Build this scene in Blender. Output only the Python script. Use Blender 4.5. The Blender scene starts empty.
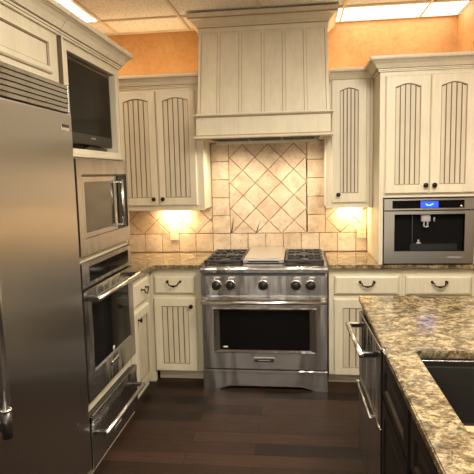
import bpy, bmesh, math, random
from mathutils import Vector, Matrix
random.seed(7)
S = bpy.context.scene
COL = S.collection
PI = math.pi

# ------------------------------------------------------------------ materials
def new_mat(name):
    m = bpy.data.materials.new(name); m.use_nodes = True
    nt = m.node_tree; b = nt.nodes['Principled BSDF']
    return m, nt, b
def N(nt, t, **k):
    n = nt.nodes.new(t)
    for a, v in k.items():
        if a.startswith('i_'): n.inputs[a[2:].replace('_', ' ')].default_value = v
        else: setattr(n, a, v)
    return n
def ramp(nt, fac, stops):
    r = N(nt, 'ShaderNodeValToRGB'); e = r.color_ramp.elements
    while len(e) < len(stops): e.new(.5)
    for q, (p, c) in zip(e, stops): q.position = p; q.color = (c[0], c[1], c[2], 1)
    nt.links.new(fac, r.inputs['Fac']); return r.outputs['Color']
def coords(nt, scale=(1, 1, 1), rot=(0, 0, 0), out='Object'):
    t = N(nt, 'ShaderNodeTexCoord'); m = N(nt, 'ShaderNodeMapping')
    m.inputs['Scale'].default_value = scale; m.inputs['Rotation'].default_value = rot
    nt.links.new(t.outputs[out], m.inputs['Vector']); return m.outputs['Vector']
def noise(nt, vec, scale, detail=4, rough=.55, dist=0):
    n = N(nt, 'ShaderNodeTexNoise'); n.inputs['Scale'].default_value = scale
    n.inputs['Detail'].default_value = detail; n.inputs['Roughness'].default_value = rough
    n.inputs['Distortion'].default_value = dist
    nt.links.new(vec, n.inputs['Vector']); return n.outputs['Fac']
def mix(nt, fac, a, b, mode='MIX'):
    m = N(nt, 'ShaderNodeMix', data_type='RGBA', blend_type=mode)
    for s, v in ((0, fac), (6, a), (7, b)):
        if isinstance(v, (int, float)): m.inputs[s].default_value = v
        elif isinstance(v, tuple): m.inputs[s].default_value = v + (1,)
        else: nt.links.new(v, m.inputs[s])
    return m.outputs[2]
def bump(nt, b, h, strength=.2, dist=.002):
    n = N(nt, 'ShaderNodeBump'); n.inputs['Strength'].default_value = strength; n.inputs['Distance'].default_value = dist
    nt.links.new(h, n.inputs['Height']); nt.links.new(n.outputs['Normal'], b.inputs['Normal'])
def plain(name, c, rough=.5, metal=0, emit=None, es=0, coat=0, nz=0):
    m, nt, b = new_mat(name)
    b.inputs['Base Color'].default_value = (*c, 1); b.inputs['Roughness'].default_value = rough; b.inputs['Metallic'].default_value = metal
    b.inputs['Coat Weight'].default_value = coat
    if nz:
        f = noise(nt, coords(nt), 40); cc = mix(nt, f, tuple(q*(1-nz) for q in c), tuple(min(1, q*(1+nz)) for q in c))
        nt.links.new(cc, b.inputs['Base Color'])
    if emit: b.inputs['Emission Color'].default_value = (*emit, 1); b.inputs['Emission Strength'].default_value = es
    return m
def steel(name, c, rough, axis):
    m, nt, b = new_mat(name)
    b.inputs['Metallic'].default_value = 1; b.inputs['Roughness'].default_value = rough
    sc = {'x': (4, 900, 900), 'y': (900, 4, 900), 'z': (900, 900, 4)}[axis]
    f = noise(nt, coords(nt, sc), 1, 2)
    nt.links.new(mix(nt, f, tuple(q*.97 for q in c), tuple(min(1, q*1.03) for q in c)), b.inputs['Base Color'])
    lo = noise(nt, coords(nt, {'x': (3.0, 1, .8), 'z': (.5, .5, .5)}[axis]), 2.2, 2, .4)
    bump(nt, b, lo, {'x': .8, 'z': .15}[axis], .02)
    b.inputs['Anisotropic'].default_value = {'x': .8, 'z': .7}[axis]
    cv = N(nt, 'ShaderNodeCombineXYZ'); cv.inputs[{'x': 2, 'z': 0}[axis]].default_value = 1
    vt = N(nt, 'ShaderNodeVectorTransform', vector_type='VECTOR', convert_from='OBJECT', convert_to='WORLD')
    nt.links.new(cv.outputs[0], vt.inputs[0]); nt.links.new(vt.outputs[0], b.inputs['Tangent'])
    return m

def cream(name, c1, c2):
    m, nt, b = new_mat(name)
    f = noise(nt, coords(nt, (1, 1, .35)), 9, 5, .6)
    g = noise(nt, coords(nt, (60, 60, 3)), 1, 3)
    col = ramp(nt, f, [(.3, c1), (.7, c2)])
    col = mix(nt, .12, col, ramp(nt, g, [(.35, tuple(q*.6 for q in c1)), (.65, c2)]))
    nt.links.new(col, b.inputs['Base Color']); b.inputs['Roughness'].default_value = .42
    return m
CREAM = cream('cream_paint', (.64, .575, .43), (.73, .665, .505))
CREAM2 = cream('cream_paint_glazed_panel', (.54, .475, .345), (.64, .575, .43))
GLAZE = plain('brown_glaze', (.16, .105, .058), .5, nz=.2)
GLAZE2 = plain('soft_glaze', (.36, .27, .165), .5, nz=.15)
STEEL = steel('brushed_steel', (.46, .455, .445), .23, 'x')
STEELV = steel('brushed_steel_vertical', (.50, .49, .47), .30, 'z')
SATIN = plain('satin_steel', (.74, .73, .70), .36, 1)
CHROME = plain('polished_steel', (.80, .79, .77), .27, 1)
DARKSTEEL = plain('dark_steel', (.12, .115, .11), .35, .9)
BLACK = plain('black_enamel', (.012, .012, .012), .3)
STEELM = plain('matte_steel', (.37, .355, .315), .36, 1)
MATTE = plain('matte_black', (.006, .006, .006), .5)
MATTE.node_tree.nodes['Principled BSDF'].inputs['Specular IOR Level'].default_value = .05
BLACKM = plain('cast_iron', (.03, .03, .03), .45, nz=.3)
GLASS = plain('black_glass', (.006, .0055, .005), .08)
GLASS.node_tree.nodes['Principled BSDF'].inputs['Specular IOR Level'].default_value = .08
SCREEN = plain('screen_glass', (.009, .008, .006), .15)
SCREEN.node_tree.nodes['Principled BSDF'].inputs['Specular IOR Level'].default_value = .07
MWGLASS = plain('microwave_glass', (.05, .042, .03), .10)
BRONZE = plain('oiled_bronze', (.022, .014, .010), .34, .7)
ESPRESSO = plain('black_cabinet_paint', (.010, .009, .008), .45, nz=.2)
ESPRESSO.node_tree.nodes['Principled BSDF'].inputs['Specular IOR Level'].default_value = .3
LAMP = plain('lamp_diffuser', (.9, .9, .9), .5, emit=(1, .86, .66), es=9)
LAMPW = plain('lamp_diffuser_bright', (.9, .9, .9), .5, emit=(1, .87, .70), es=5)
PUCK = plain('puck_lens', (.9, .8, .6), .4, emit=(1, .72, .38), es=30)
BLUE = plain('blue_display', (.01, .02, .4), .3, emit=(.02, .07, 1.0), es=1.6)
CYAN = plain('cyan_mark', (.1, .6, .9), .3, emit=(.15, .62, 1), es=2.2)
IVORY = plain('ivory_plastic', (.78, .66, .45), .4)
LABEL = plain('printed_label', (.8, .78, .74), .4)
GREYPL = plain('grey_plastic', (.35, .34, .35), .35)
GROUT = plain('grout', (.27, .18, .11), .9, nz=.2)
SINKM = plain('dark_sink', (.045, .042, .037), .4, .5)
WOOD = plain('pale_wood', (.56, .29, .15), .5, nz=.1)
TBAR = plain('ceiling_grid_paint', (.66, .56, .42), .6)
TAUPE = plain('taupe_wall_paint', (.50, .43, .34), .7, nz=.05)

def granite():
    m, nt, b = new_mat('granite')
    v = coords(nt)
    vs = coords(nt, (1.0, 1.55, 1.0), (0, 0, 1.1))
    flow = noise(nt, vs, 2.4, 6, .6, 2.5)
    vein = noise(nt, vs, 8, 6, .7, 2.0)
    mid = noise(nt, v, 30, 5, .75, 1.0)
    fine = noise(nt, v, 110, 3, .7)
    base = ramp(nt, flow, [(.32, (.13, .122, .092)), (.42, (.22, .185, .12)), (.50, (.30, .265, .19)), (.58, (.19, .165, .115)), (.68, (.155, .157, .138))])
    c = mix(nt, 1.0, base, ramp(nt, vein, [(.34, (.30, .24, .18)), (.45, (.82, .74, .62)), (.53, (1.3, 1.27, 1.18)), (.64, (.62, .54, .42))]), 'MULTIPLY')
    c = mix(nt, .9, c, ramp(nt, mid, [(.36, (.14, .10, .07)), (.45, (.62, .52, .40)), (.53, (1.15, 1.12, 1.05)), (.66, (1.5, 1.45, 1.3))]), 'MULTIPLY')
    c = mix(nt, .7, c, ramp(nt, fine, [(.36, (.25, .2, .15)), (.50, (1, 1, 1))]), 'MULTIPLY')
    nt.links.new(c, b.inputs['Base Color']); b.inputs['Roughness'].default_value = .15
    return m
GRANITE = granite()
def tilemat():
    m, nt, b = new_mat('travertine_tile')
    v = coords(nt)
    a = noise(nt, v, 9, 6, .65, .5); f = noise(nt, v, 55, 4, .6)
    c = ramp(nt, a, [(.32, (.50, .38, .26)), (.5, (.64, .51, .37)), (.68, (.74, .62, .47))])
    g = N(nt, 'ShaderNodeNewGeometry')
    rr = ramp(nt, g.outputs['Random Per Island'], [(0, (.84, .80, .74)), (1, (1, 1, 1))])
    c = mix(nt, 1.0, c, rr, 'MULTIPLY')
    c = mix(nt, .5, c, ramp(nt, f, [(.30, (.55, .42, .30)), (.45, (1, 1, 1))]), 'MULTIPLY')
    nt.links.new(c, b.inputs['Base Color']); b.inputs['Roughness'].default_value = .5
    bump(nt, b, f, .3, .003); return m
TILE = tilemat()
def orange():
    m, nt, b = new_mat('orange_faux_paint')
    v = coords(nt)
    a = noise(nt, v, 2.5, 6, .6, .8); f = noise(nt, v, 30, 4, .6)
    c = ramp(nt, a, [(.3, (.32, .155, .045)), (.5, (.40, .21, .066)), (.7, (.47, .265, .10))])
    c = mix(nt, .25, c, ramp(nt, f, [(.35, (.42, .18, .06)), (.6, (.68, .36, .15))]))
    nt.links.new(c, b.inputs['Base Color']); b.inputs['Roughness'].default_value = .6
    bump(nt, b, f, .15, .003); return m
ORANGE = orange()
BEIGE = plain('beige_wall_paint', (.30, .23, .16), .7, nz=.05)
def ceilmat():
    m, nt, b = new_mat('acoustic_tile')
    v = coords(nt)
    f = noise(nt, v, 75, 4, .7); a = noise(nt, v, 3, 3)
    c = ramp(nt, f, [(.34, (.50, .46, .40)), (.50, (.82, .79, .74)), (.7, (.88, .85, .80))])
    nt.links.new(c, b.inputs['Base Color']); b.inputs['Roughness'].default_value = .9
    bump(nt, b, f, .5, .004); return m
CEIL = ceilmat()
def floormat():
    m, nt, b = new_mat('dark_wood_floor')
    v = coords(nt)
    br = N(nt, 'ShaderNodeTexBrick'); nt.links.new(v, br.inputs['Vector'])
    br.offset = .37; br.inputs['Scale'].default_value = 1
    br.inputs['Brick Width'].default_value = 1.05; br.inputs['Row Height'].default_value = .125
    br.inputs['Mortar Size'].default_value = .0022; br.inputs['Mortar Smooth'].default_value = .3
    br.inputs['Color1'].default_value = (.010, .0055, .0035, 1); br.inputs['Color2'].default_value = (.052, .027, .016, 1)
    br.inputs['Mortar'].default_value = (.004, .003, .002, 1); b.inputs['Specular IOR Level'].default_value = .25
    gr = noise(nt, coords(nt, (2, 40, 1)), 1.5, 6, .65, .6)
    w = noise(nt, v, 6, 5, .7)
    c = mix(nt, .7, br.outputs['Color'], ramp(nt, gr, [(.3, (.55, .5, .5)), (.7, (1.3, 1.25, 1.2))]), 'MULTIPLY')
    sp = noise(nt, v, 38, 2, .5)
    c = mix(nt, ramp(nt, sp, [(.74, (0, 0, 0)), (.78, (.5, .5, .5))]), c, (.10, .07, .05))
    nt.links.new(c, b.inputs['Base Color'])
    r = N(nt, 'ShaderNodeMapRange'); r.inputs['To Min'].default_value = .33; r.inputs['To Max'].default_value = .6
    nt.links.new(w, r.inputs['Value']); nt.links.new(r.outputs['Result'], b.inputs['Roughness'])
    bump(nt, b, br.outputs['Fac'], -.4, .002); return m
FLOOR = floormat()

# ------------------------------------------------------------------ mesh builder
class MB:
    def __init__(s): s.bm = bmesh.new(); s.m = []
    def mi(s, m):
        if m not in s.m: s.m.append(m)
        return s.m.index(m)
    def face(s, pts, m, smooth=False):
        f = s.bm.faces.new([s.bm.verts.new(p) for p in pts]); f.material_index = s.mi(m); f.smooth = smooth; return f
    def merge(s, t, m, smooth=False):
        k = s.mi(m); vm = {}
        for v in t.verts: vm[v] = s.bm.verts.new(v.co)
        for f in t.faces:
            try: g = s.bm.faces.new([vm[v] for v in f.verts]); g.material_index = k; g.smooth = smooth
            except ValueError: pass
        t.free()
    def box(s, x0, x1, y0, y1, z0, z1, m, bev=0, seg=1):
        t = bmesh.new(); bmesh.ops.create_cube(t, size=1)
        for v in t.verts: v.co = Vector(((x0+x1)/2+v.co.x*(x1-x0), (y0+y1)/2+v.co.y*(y1-y0), (z0+z1)/2+v.co.z*(z1-z0)))
        if bev: bmesh.ops.bevel(t, geom=t.edges[:], offset=bev, segments=seg, affect='EDGES', profile=.6)
        s.merge(t, m); return s
    def prism(s, poly, m, d0, d1, axis='y'):
        # poly (a,b): axis y -> (x,z); axis z -> (x,y); axis x -> (y,z)
        P = {'y': lambda a, b, d: (a, d, b), 'z': lambda a, b, d: (a, b, d), 'x': lambda a, b, d: (d, a, b)}[axis]
        t = bmesh.new(); n = len(poly)
        A = [t.verts.new(P(a, b, d0)) for a, b in poly]; B = [t.verts.new(P(a, b, d1)) for a, b in poly]
        t.faces.new(A); t.faces.new(B[::-1])
        for i in range(n): t.faces.new([A[i], B[i], B[(i+1) % n], A[(i+1) % n]][::-1])
        bmesh.ops.recalc_face_normals(t, faces=t.faces[:]); s.merge(t, m); return s
    def rings(s, rings, m, closed=True, cap=True, smooth=True):
        t = bmesh.new(); R = [[t.verts.new(p) for p in r] for r in rings]; n = len(R[0])
        for a, b in zip(R, R[1:]):
            for i in range(n if closed else n-1): t.faces.new([a[i], a[(i+1) % n], b[(i+1) % n], b[i]])
        if cap: t.faces.new(R[0][::-1]); t.faces.new(R[-1])
        bmesh.ops.recalc_face_normals(t, faces=t.faces[:]); s.merge(t, m, smooth); return s
    def tube(s, path, r, m, seg=12, rs=None):
        P = [Vector(p) for p in path]; out = []
        u = None
        for i, p in enumerate(P):
            d = (P[min(i+1, len(P)-1)]-P[max(i-1, 0)]).normalized()
            if u is None: u = d.orthogonal().normalized()
            u = (u-d*u.dot(d)).normalized(); w = d.cross(u)
            rr = rs[i] if rs else r
            out.append([p+(u*math.cos(2*PI*k/seg)+w*math.sin(2*PI*k/seg))*rr for k in range(seg)])
        return s.rings(out, m)
    def lathe(s, prof, o, d, m, seg=20):
        # prof (dist along d, radius)
        o = Vector(o); d = Vector(d).normalized(); u = d.orthogonal().normalized(); w = d.cross(u)
        return s.rings([[o+d*a+(u*math.cos(2*PI*k/seg)+w*math.sin(2*PI*k/seg))*max(r, 1e-4) for k in range(seg)] for a, r in prof], m)
    def sweep(s, prof, path, mats):
        # prof (out, z); path xy points, out is to the right of travel; mitred
        pts = [Vector(p) for p in path]; n = len(pts); nr = []
        for i in range(n):
            ds = []
            if i > 0: ds.append((pts[i]-pts[i-1]).normalized())
            if i < n-1: ds.append((pts[i+1]-pts[i]).normalized())
            ns = [Vector((d.y, -d.x)) for d in ds]
            if len(ns) == 1: nr.append(ns[0])
            else: b = (ns[0]+ns[1]).normalized(); nr.append(b/max(.3, b.dot(ns[0])))
        for k in range(len(prof)-1):
            (o0, z0), (o1, z1) = prof[k], prof[k+1]
            mm = mats[k % len(mats)] if isinstance(mats, list) else mats
            for i in range(n-1):
                a = pts[i]+nr[i]*o0; b = pts[i+1]+nr[i+1]*o0; c = pts[i+1]+nr[i+1]*o1; d = pts[i]+nr[i]*o1
                s.face([(a.x, a.y, z0), (b.x, b.y, z0), (c.x, c.y, z1), (d.x, d.y, z1)], mm)
        for i in (0, n-1):
            q = [(pts[i]+nr[i]*o) for o, z in prof]
            s.face([(v.x, v.y, z) for v, (o, z) in zip(q, prof)], mats[0] if isinstance(mats, list) else mats)
        return s
    def build(s, name, parent=None, recalc=False):
        if recalc: bmesh.ops.recalc_face_normals(s.bm, faces=s.bm.faces[:])
        me = bpy.data.meshes.new(name); s.bm.to_mesh(me); s.bm.free()
        for m in s.m: me.materials.append(m)
        o = bpy.data.objects.new(name, me); COL.objects.link(o)
        if parent: o.parent = parent
        return o

def thing(name, label, cat, loc=(0, 0, 0), rz=0, group=None):
    o = bpy.data.objects.new(name, None); COL.objects.link(o); o.empty_display_size = .1
    o.location = loc; o.rotation_euler = (0, 0, math.radians(rz)); o['label'] = label; o['category'] = cat
    if group: o['group'] = group
    return o
def tag(o, label, cat, group=None):
    o['label'] = label; o['category'] = cat
    if group: o['group'] = group
    return o
def struct(o): o['kind'] = 'structure'; return o

# ------------------------------------------------------------------ joinery (local frame: x right, front faces -y, z up)
def panel_door(w, h, arch=0, stile=.055, top=.055, bot=.06, t=.02, planks=5, flat=False):
    m = MB(); ch = .007
    x0, x1 = stile, w-stile; z0 = bot; zs = h-top-arch; n = 10 if arch else 1
    inn = [(x0, z0), (x1, z0), (x1, zs)]; outp = [(0, 0), (w, 0), (w, h)]
    if arch:
        sh = .10*(x1-x0)          # small shoulders before the curve begins
        for i in range(n+1):
            a = i/n; x = x1-sh-(x1-x0-2*sh)*a
            inn.append((x, zs+.005+(arch-.005)*math.sin(PI*a))); outp.append((x, h))
    inn.append((x0, zs)); outp.append((0, h))
    cx, cz = w/2, h/2
    def ins(P, d):
        return [(min(max(x, d), w-d), min(max(z, d), h-d)) for x, z in P]
    def shr(P, d):
        r = []
        for i, (x, z) in enumerate(P):
            zz = z+d if i < 2 else z-d
            r.append((min(max(x, x0+d), x1-d), zz))
        return r
    O0, O1, O2 = outp, outp, ins(outp, ch)
    layers = [(O0, 0, None), (O1, -t+.006, CREAM), (O2, -t, CREAM), (inn, -t, CREAM), (shr(inn, .005), -t+.007, GLAZE2), (shr(inn, .008), -t+.013, GLAZE)]
    for (A, ya, _), (B, yb, mm) in zip(layers, layers[1:]):
        k = len(A)
        for i in range(k):
            a, b = A[i], A[(i+1) % k]; c, d = B[(i+1) % k], B[i]
            m.face([(a[0], ya, a[1]), (b[0], ya, b[1]), (c[0], yb, c[1]), (d[0], yb, d[1])], mm)
    if flat:
        m.box(x0-.004, x1+.004, -t+.011, -.003, z0-.004, zs+.004, CREAM)
    else:
        m.box(x0-.004, x1+.004, -t+.0135, -.002, z0-.004, h-top+.004, GLAZE)
        W = (x1-x0)/planks; g = .0044
        for i in range(planks):
            a, b = x0+i*W+g, x0+(i+1)*W-g
            def zt(x):
                if not arch: return zs-.006
                u = (x1-x-.10*(x1-x0))/(x1-x0-.2*(x1-x0)); u = min(max(u, 0), 1)
                return zs+(.005+(arch-.005)*math.sin(PI*u) if 0 < u < 1 else 0)-.007
            zz = min(zt(a), zt(b)) if arch else zs-.006
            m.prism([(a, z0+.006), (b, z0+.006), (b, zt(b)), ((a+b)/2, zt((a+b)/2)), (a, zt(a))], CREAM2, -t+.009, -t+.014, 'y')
    m.face([(0, 0, 0), (w, 0, 0), (w, 0, h), (0, 0, h)], CREAM)
    return m
def drawer_front(w, h, t=.02):
    m = MB()
    L = [((0, 0, w, h), 0), ((0, 0, w, h), -t+.010), ((.003, .003, w-.003, h-.003), -t+.008), ((.016, .014, w-.016, h-.014), -t+.001), ((.018, .016, w-.018, h-.016), -t)]
    ms = [CREAM, GLAZE2, CREAM, CREAM]
    for (A, ya), (B, yb), mm in zip(L, L[1:], ms):
        a = [(A[0], A[1]), (A[2], A[1]), (A[2], A[3]), (A[0], A[3])]; b = [(B[0], B[1]), (B[2], B[1]), (B[2], B[3]), (B[0], B[3])]
        for i in range(4):
            j = (i+1) % 4; m.face([(a[i][0], ya, a[i][1]), (a[j][0], ya, a[j][1]), (b[j][0], yb, b[j][1]), (b[i][0], yb, b[i][1])], mm)
    B = L[-1][0]; m.face([(B[0], -t, B[1]), (B[2], -t, B[1]), (B[2], -t, B[3]), (B[0], -t, B[3])], CREAM)
    m.face([(0, 0, 0), (w, 0, 0), (w, 0, h), (0, 0, h)], CREAM)
    return m
def put(mb, name, parent, loc=(0, 0, 0)):
    o = mb.build(name, parent, True); o.location = loc; return o
def knob(parent, x, z, y=-.02):
    m = MB(); m.lathe([(0, .009), (.004, .008), (.010, .006), (.015, .010), (.019, .0165), (.024, .0165), (.028, .011), (.030, 0)], (0, 0, 0), (0, -1, 0), BRONZE)
    o = put(m, 'knob', parent, (x, y, z)); o['label'] = 'round dark bronze knob'; return o
def bail_pull(parent, x, z, y=-.02, w=.098):
    m = MB(); h = w/2
    for s in (-1, 1):
        m.lathe([(0, .010), (.003, .010), (.006, .006), (.018, .005), (.022, .008), (.027, .007), (.029, 0)], (s*h, 0, 0), (0, -1, 0), BRONZE, 14)
    pts = [(-h-.006, -.022, .004), (-h, -.023, -.004), (-h+.012, -.024, -.008), (-h+.014, -.025, -.020), (-h+.022, -.026, -.027), (-.018, -.027, -.028), (-.008, -.027, -.031), (0, -.027, -.032)]
    pts += [(-a, b, c) for a, b, c in pts[-2::-1]]
    rs = [.004, .005, .005, .0045, .005, .005, .007, .0085]; rs += rs[-2::-1]
    m.tube(pts, .004, BRONZE, 10, rs)
    o = put(m, 'pull', parent, (x, y, z)); o['label'] = 'dark bronze drop pull'; return o
CROWN = [(0, 0), (.010, 0), (.010, .008), (.013, .010), (.013, .018), (.022, .021), (.027, .030), (.037, .046), (.052, .060), (.060, .064), (.060, .070), (.068, .073), (.070, .082), (.070, .094), (0, .094)]
CM = [CREAM, CREAM, GLAZE, CREAM, GLAZE2, CREAM, CREAM, CREAM, CREAM, GLAZE2, CREAM, CREAM, CREAM, CREAM]
def crown(name, path, z, parent, k=1.0):
    m = MB(); m.sweep([(a*k, z+b*k) for a, b in CROWN], path, CM); return m.build(name, parent)

# ------------------------------------------------------------------ room
ZC = 2.758; XL = -1.49; XR = 1.4925; YB = -7.0; XF = 3.3
def wallbox(name, b, m): return struct(MB().box(*b, m).build(name))
wallbox('floor', (XL-.1, XF+.1, YB-.1, .1, -.1, 0), FLOOR)
wallbox('wall_back', (XL-.1, XF+.1, 0, .12, 0, ZC+.1), ORANGE)
wallbox('wall_left', (XL-.12, XL, YB, 0, 0, ZC+.1), ORANGE)
wallbox('wall_right', (XR, XF, -1.05, 0, 0, ZC), ORANGE)
wallbox('wall_east', (XF, XF+.12, YB, -1.05, 0, ZC+.1), TAUPE)
wallbox('wall_front', (XL-.1, XF+.1, YB-.12, YB, 0, ZC+.1), BEIGE)
wallbox('ceiling', (XL, XF, YB, 0, ZC+.012, ZC+.1), CEIL)
g = MB()
TX = [-1.235+.61*i for i in range(8)]; TY = [-.377-.61*i for i in range(11)]
for i, y in enumerate([-.008]+TY): g.box(XL, XF, y-.010, y+.010, ZC-.001, ZC+.014, TBAR)
for x in TX:
    g.box(x-.010, x+.010, YB, -.001, ZC, ZC+.013, TBAR)
struct(g.build('trim_1'))
def ceil_light(x0, x1, y0, y1, label, mt=LAMP):
    t = thing('ceiling_light', label, 'light', ((x0+x1)/2, (y0+y1)/2, ZC), 0)
    a, b = (x1-x0)/2, (y1-y0)/2
    MB().box(-a, a, -b, b, .003, .010, mt).build('diffuser', t)
    f = MB()
    for q in ((-a, -a+.012, -b, b), (a-.012, a, -b, b), (-a, a, -b, -b+.012), (-a, a, b-.012, b)): f.box(*q, -.002, .006, LABEL)
    f.build('frame', t); return t
ceil_light(XL+.01, -1.247, -1.585, -.389, 'bright ceiling light panel above the crown of the tall oven cabinet')
ceil_light(.20, 1.483, -.365, -.020, 'long bright ceiling light strip along the orange wall right of the hood', LAMPW)
ceil_light(.62, 1.22, -3.10, -1.93, 'ceiling light panel over the island sink')
ceil_light(-1.22, -.62, -5.22, -4.06, 'ceiling light panel behind the viewer, left')
ceil_light(1.22, 1.82, -4.62, -3.45, 'ceiling light panel right of the island')
ceil_light(.0, .60, -6.45, -5.28, 'ceiling light panel at the rear of the room')

# ------------------------------------------------------------------ backsplash
bs = MB()
def clip(poly, axis, val, keep_gt):
    out = []
    for i in range(len(poly)):
        a, b = poly[i], poly[(i+1) % len(poly)]
        ia = (a[axis] > val) == keep_gt; ib = (b[axis] > val) == keep_gt
        if ia: out.append(a)
        if ia != ib:
            t = (val-a[axis])/(b[axis]-a[axis]); out.append((a[0]+(b[0]-a[0])*t, a[1]+(b[1]-a[1])*t))
    return out
def shrink(poly, d):
    n = len(poly); ar = sum(poly[i][0]*poly[(i+1) % n][1]-poly[(i+1) % n][0]*poly[i][1] for i in range(n))
    if ar < 0: poly = poly[::-1]
    out = []
    for i in range(n):
        p0, p, p1 = Vector(poly[i-1]), Vector(poly[i]), Vector(poly[(i+1) % n])
        d0 = (p-p0).normalized(); d1 = (p1-p).normalized()
        n0 = Vector((-d0.y, d0.x)); n1 = Vector((-d1.y, d1.x)); b = (n0+n1)
        if b.length < .1: return None
        b.normalize(); q = p+b*(d/max(.35, b.dot(n0))); out.append((q.x, q.y))
    ar2 = sum(out[i][0]*out[(i+1) % n][1]-out[(i+1) % n][0]*out[i][1] for i in range(n))
    return out if ar2 > 1e-4 else None
def tile(poly):
    # dedupe
    q = []
    for p in poly:
        if not q or (abs(p[0]-q[-1][0])+abs(p[1]-q[-1][1])) > 1e-4: q.append(p)
    if len(q) > 1 and (abs(q[0][0]-q[-1][0])+abs(q[0][1]-q[-1][1])) < 1e-4: q.pop()
    if len(q) < 3: return
    ar = abs(sum(q[i-1][0]*q[i][1]-q[i][0]*q[i-1][1] for i in range(len(q))))/2
    if ar < .0007: return
    a = shrink(q, .0034)
    if not a: return
    # worn, slightly wavy edges
    w = []
    for i in range(len(a)):
        p, r = Vector(a[i]), Vector(a[(i+1) % len(a)]); k = max(1, int((r-p).length/.022))
        for j in range(k): w.append(tuple(p.lerp(r, j/k)+Vector((random.uniform(-.0017, .0017), random.uniform(-.0017, .0017)))))
    b = shrink(w, .0022) or w
    yt = -.0095-random.random()*.0012
    if len(b) != len(w): return
    n = len(w); sm = bs.mi(TILE)
    c0 = [bs.bm.verts.new((x, -.004, z)) for x, z in w]; c1 = [bs.bm.verts.new((x, yt+.0018, z)) for x, z in w]; c2 = [bs.bm.verts.new((x, yt, z)) for x, z in b]
    for A, B in ((c0, c1), (c1, c2)):
        for i in range(n):
            f = bs.bm.faces.new([A[i], A[(i+1) % n], B[(i+1) % n], B[i]]); f.material_index = sm
    f = bs.bm.faces.new(c2); f.material_index = sm
def clipbox(poly, x0, x1, z0, z1):
    for ax, v, k in ((0, x0, True), (0, x1, False), (1, z0, True), (1, z1, False)):
        if len(poly) >= 3: poly = clip(poly, ax, v, k)
    return poly
def rect(x0, x1, z0, z1): tile([(x0, z0), (x1, z0), (x1, z1), (x0, z1)])
def diamonds(x0, x1, z0, z1, cx, cz, p):
    for i in range(-8, 9):
        for j in range(-12, 13):
            if (i+j) % 2: continue
            X = cx+i*p/2; Z = cz+j*p/2
            q = clipbox([(X-p/2, Z), (X, Z-p/2), (X+p/2, Z), (X, Z+p/2)], x0, x1, z0, z1)
            if len(q) >= 3: tile(q)
for a, b, z in ((XL+.005, -.475, 1.305), (-.475, .475, 1.838), (.475, .815, 1.305)):
    bs.box(a, b, -.005, -.0003, .916, z, GROUT)
# bottom course of squares
x = -.475-.15*7
while x < .81:
    a, b = max(x, XL+.006), min(x+.15, .815)
    if b-a > .02: rect(a, b, .918, 1.075)
    x += .15
diamonds(-.325, .325, 1.075, 1.838, .004, 1.715, .2135)
for s in (-1, 1):
    z = 1.075
    a, b = sorted((s*.325, s*.475))
    while z < 1.83: rect(a, b, z, min(z+.1525, 1.838)); z += .1525
diamonds(XL+.006, -.475, 1.075, 1.304, -.615, 1.193, .236)
diamonds(.475, .815, 1.075, 1.304, .60, 1.193, .236)
tag(bs.build('tile_backsplash', None, True), 'tumbled beige travertine tile backsplash with diagonal inset above the range', 'backsplash')

# ------------------------------------------------------------------ countertops
def top_from_poly(name, poly, label, z0=.885, z1=.915, hole=None):
    t = bmesh.new()
    vs = [t.verts.new((x, y, z1)) for x, y in poly]
    es = [t.edges.new((vs[i], vs[(i+1) % len(vs)])) for i in range(len(vs))]
    if hole:
        hv = [t.verts.new((x, y, z1)) for x, y in hole]
        es += [t.edges.new((hv[i], hv[(i+1) % len(hv)])) for i in range(len(hv))]
    bmesh.ops.triangle_fill(t, edges=es, use_beauty=True)
    f0 = t.faces[:]
    for f in f0:
        if f.normal.z < 0: f.normal_flip()
    r = bmesh.ops.extrude_face_region(t, geom=f0)
    for v in r['geom']:
        if isinstance(v, bmesh.types.BMVert): v.co.z = z0
    bmesh.ops.recalc_face_normals(t, faces=t.faces[:])
    ed = [e for e in t.edges if len(e.link_faces) == 2 and abs(e.link_faces[0].normal.dot(e.link_faces[1].normal)) < .5 and abs(e.verts[0].co.z-e.verts[1].co.z) < 1e-5]
    bmesh.ops.bevel(t, geom=ed, offset=.004, segments=2, affect='EDGES')
    m = MB(); m.merge(t, GRANITE); return tag(m.build(name), label, 'countertop')
top_from_poly('granite_countertop', [(XL+.003, -.012), (XL+.003, -1.150), (-.845, -1.150), (-.828, -1.13), (-.828, -.70), (-.80, -.652), (-.470, -.652), (-.470, -.012)],
              'gold and brown granite countertop in the corner left of the range')
top_from_poly('granite_countertop', [(.470, -.012), (.470, -.652), (1.488, -.652), (1.488, -.012)], 'gold granite countertop under the coffee machine cabinet right of the range')
top_from_poly('granite_countertop', [(.575, -1.589), (.575, -4.15), (1.62, -4.15), (1.62, -1.589)], 'large gold granite island top with a sink cut into it',
              hole=[(.686, -2.467), (1.42, -2.467), (1.42, -3.07), (.686, -3.07)])

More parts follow.
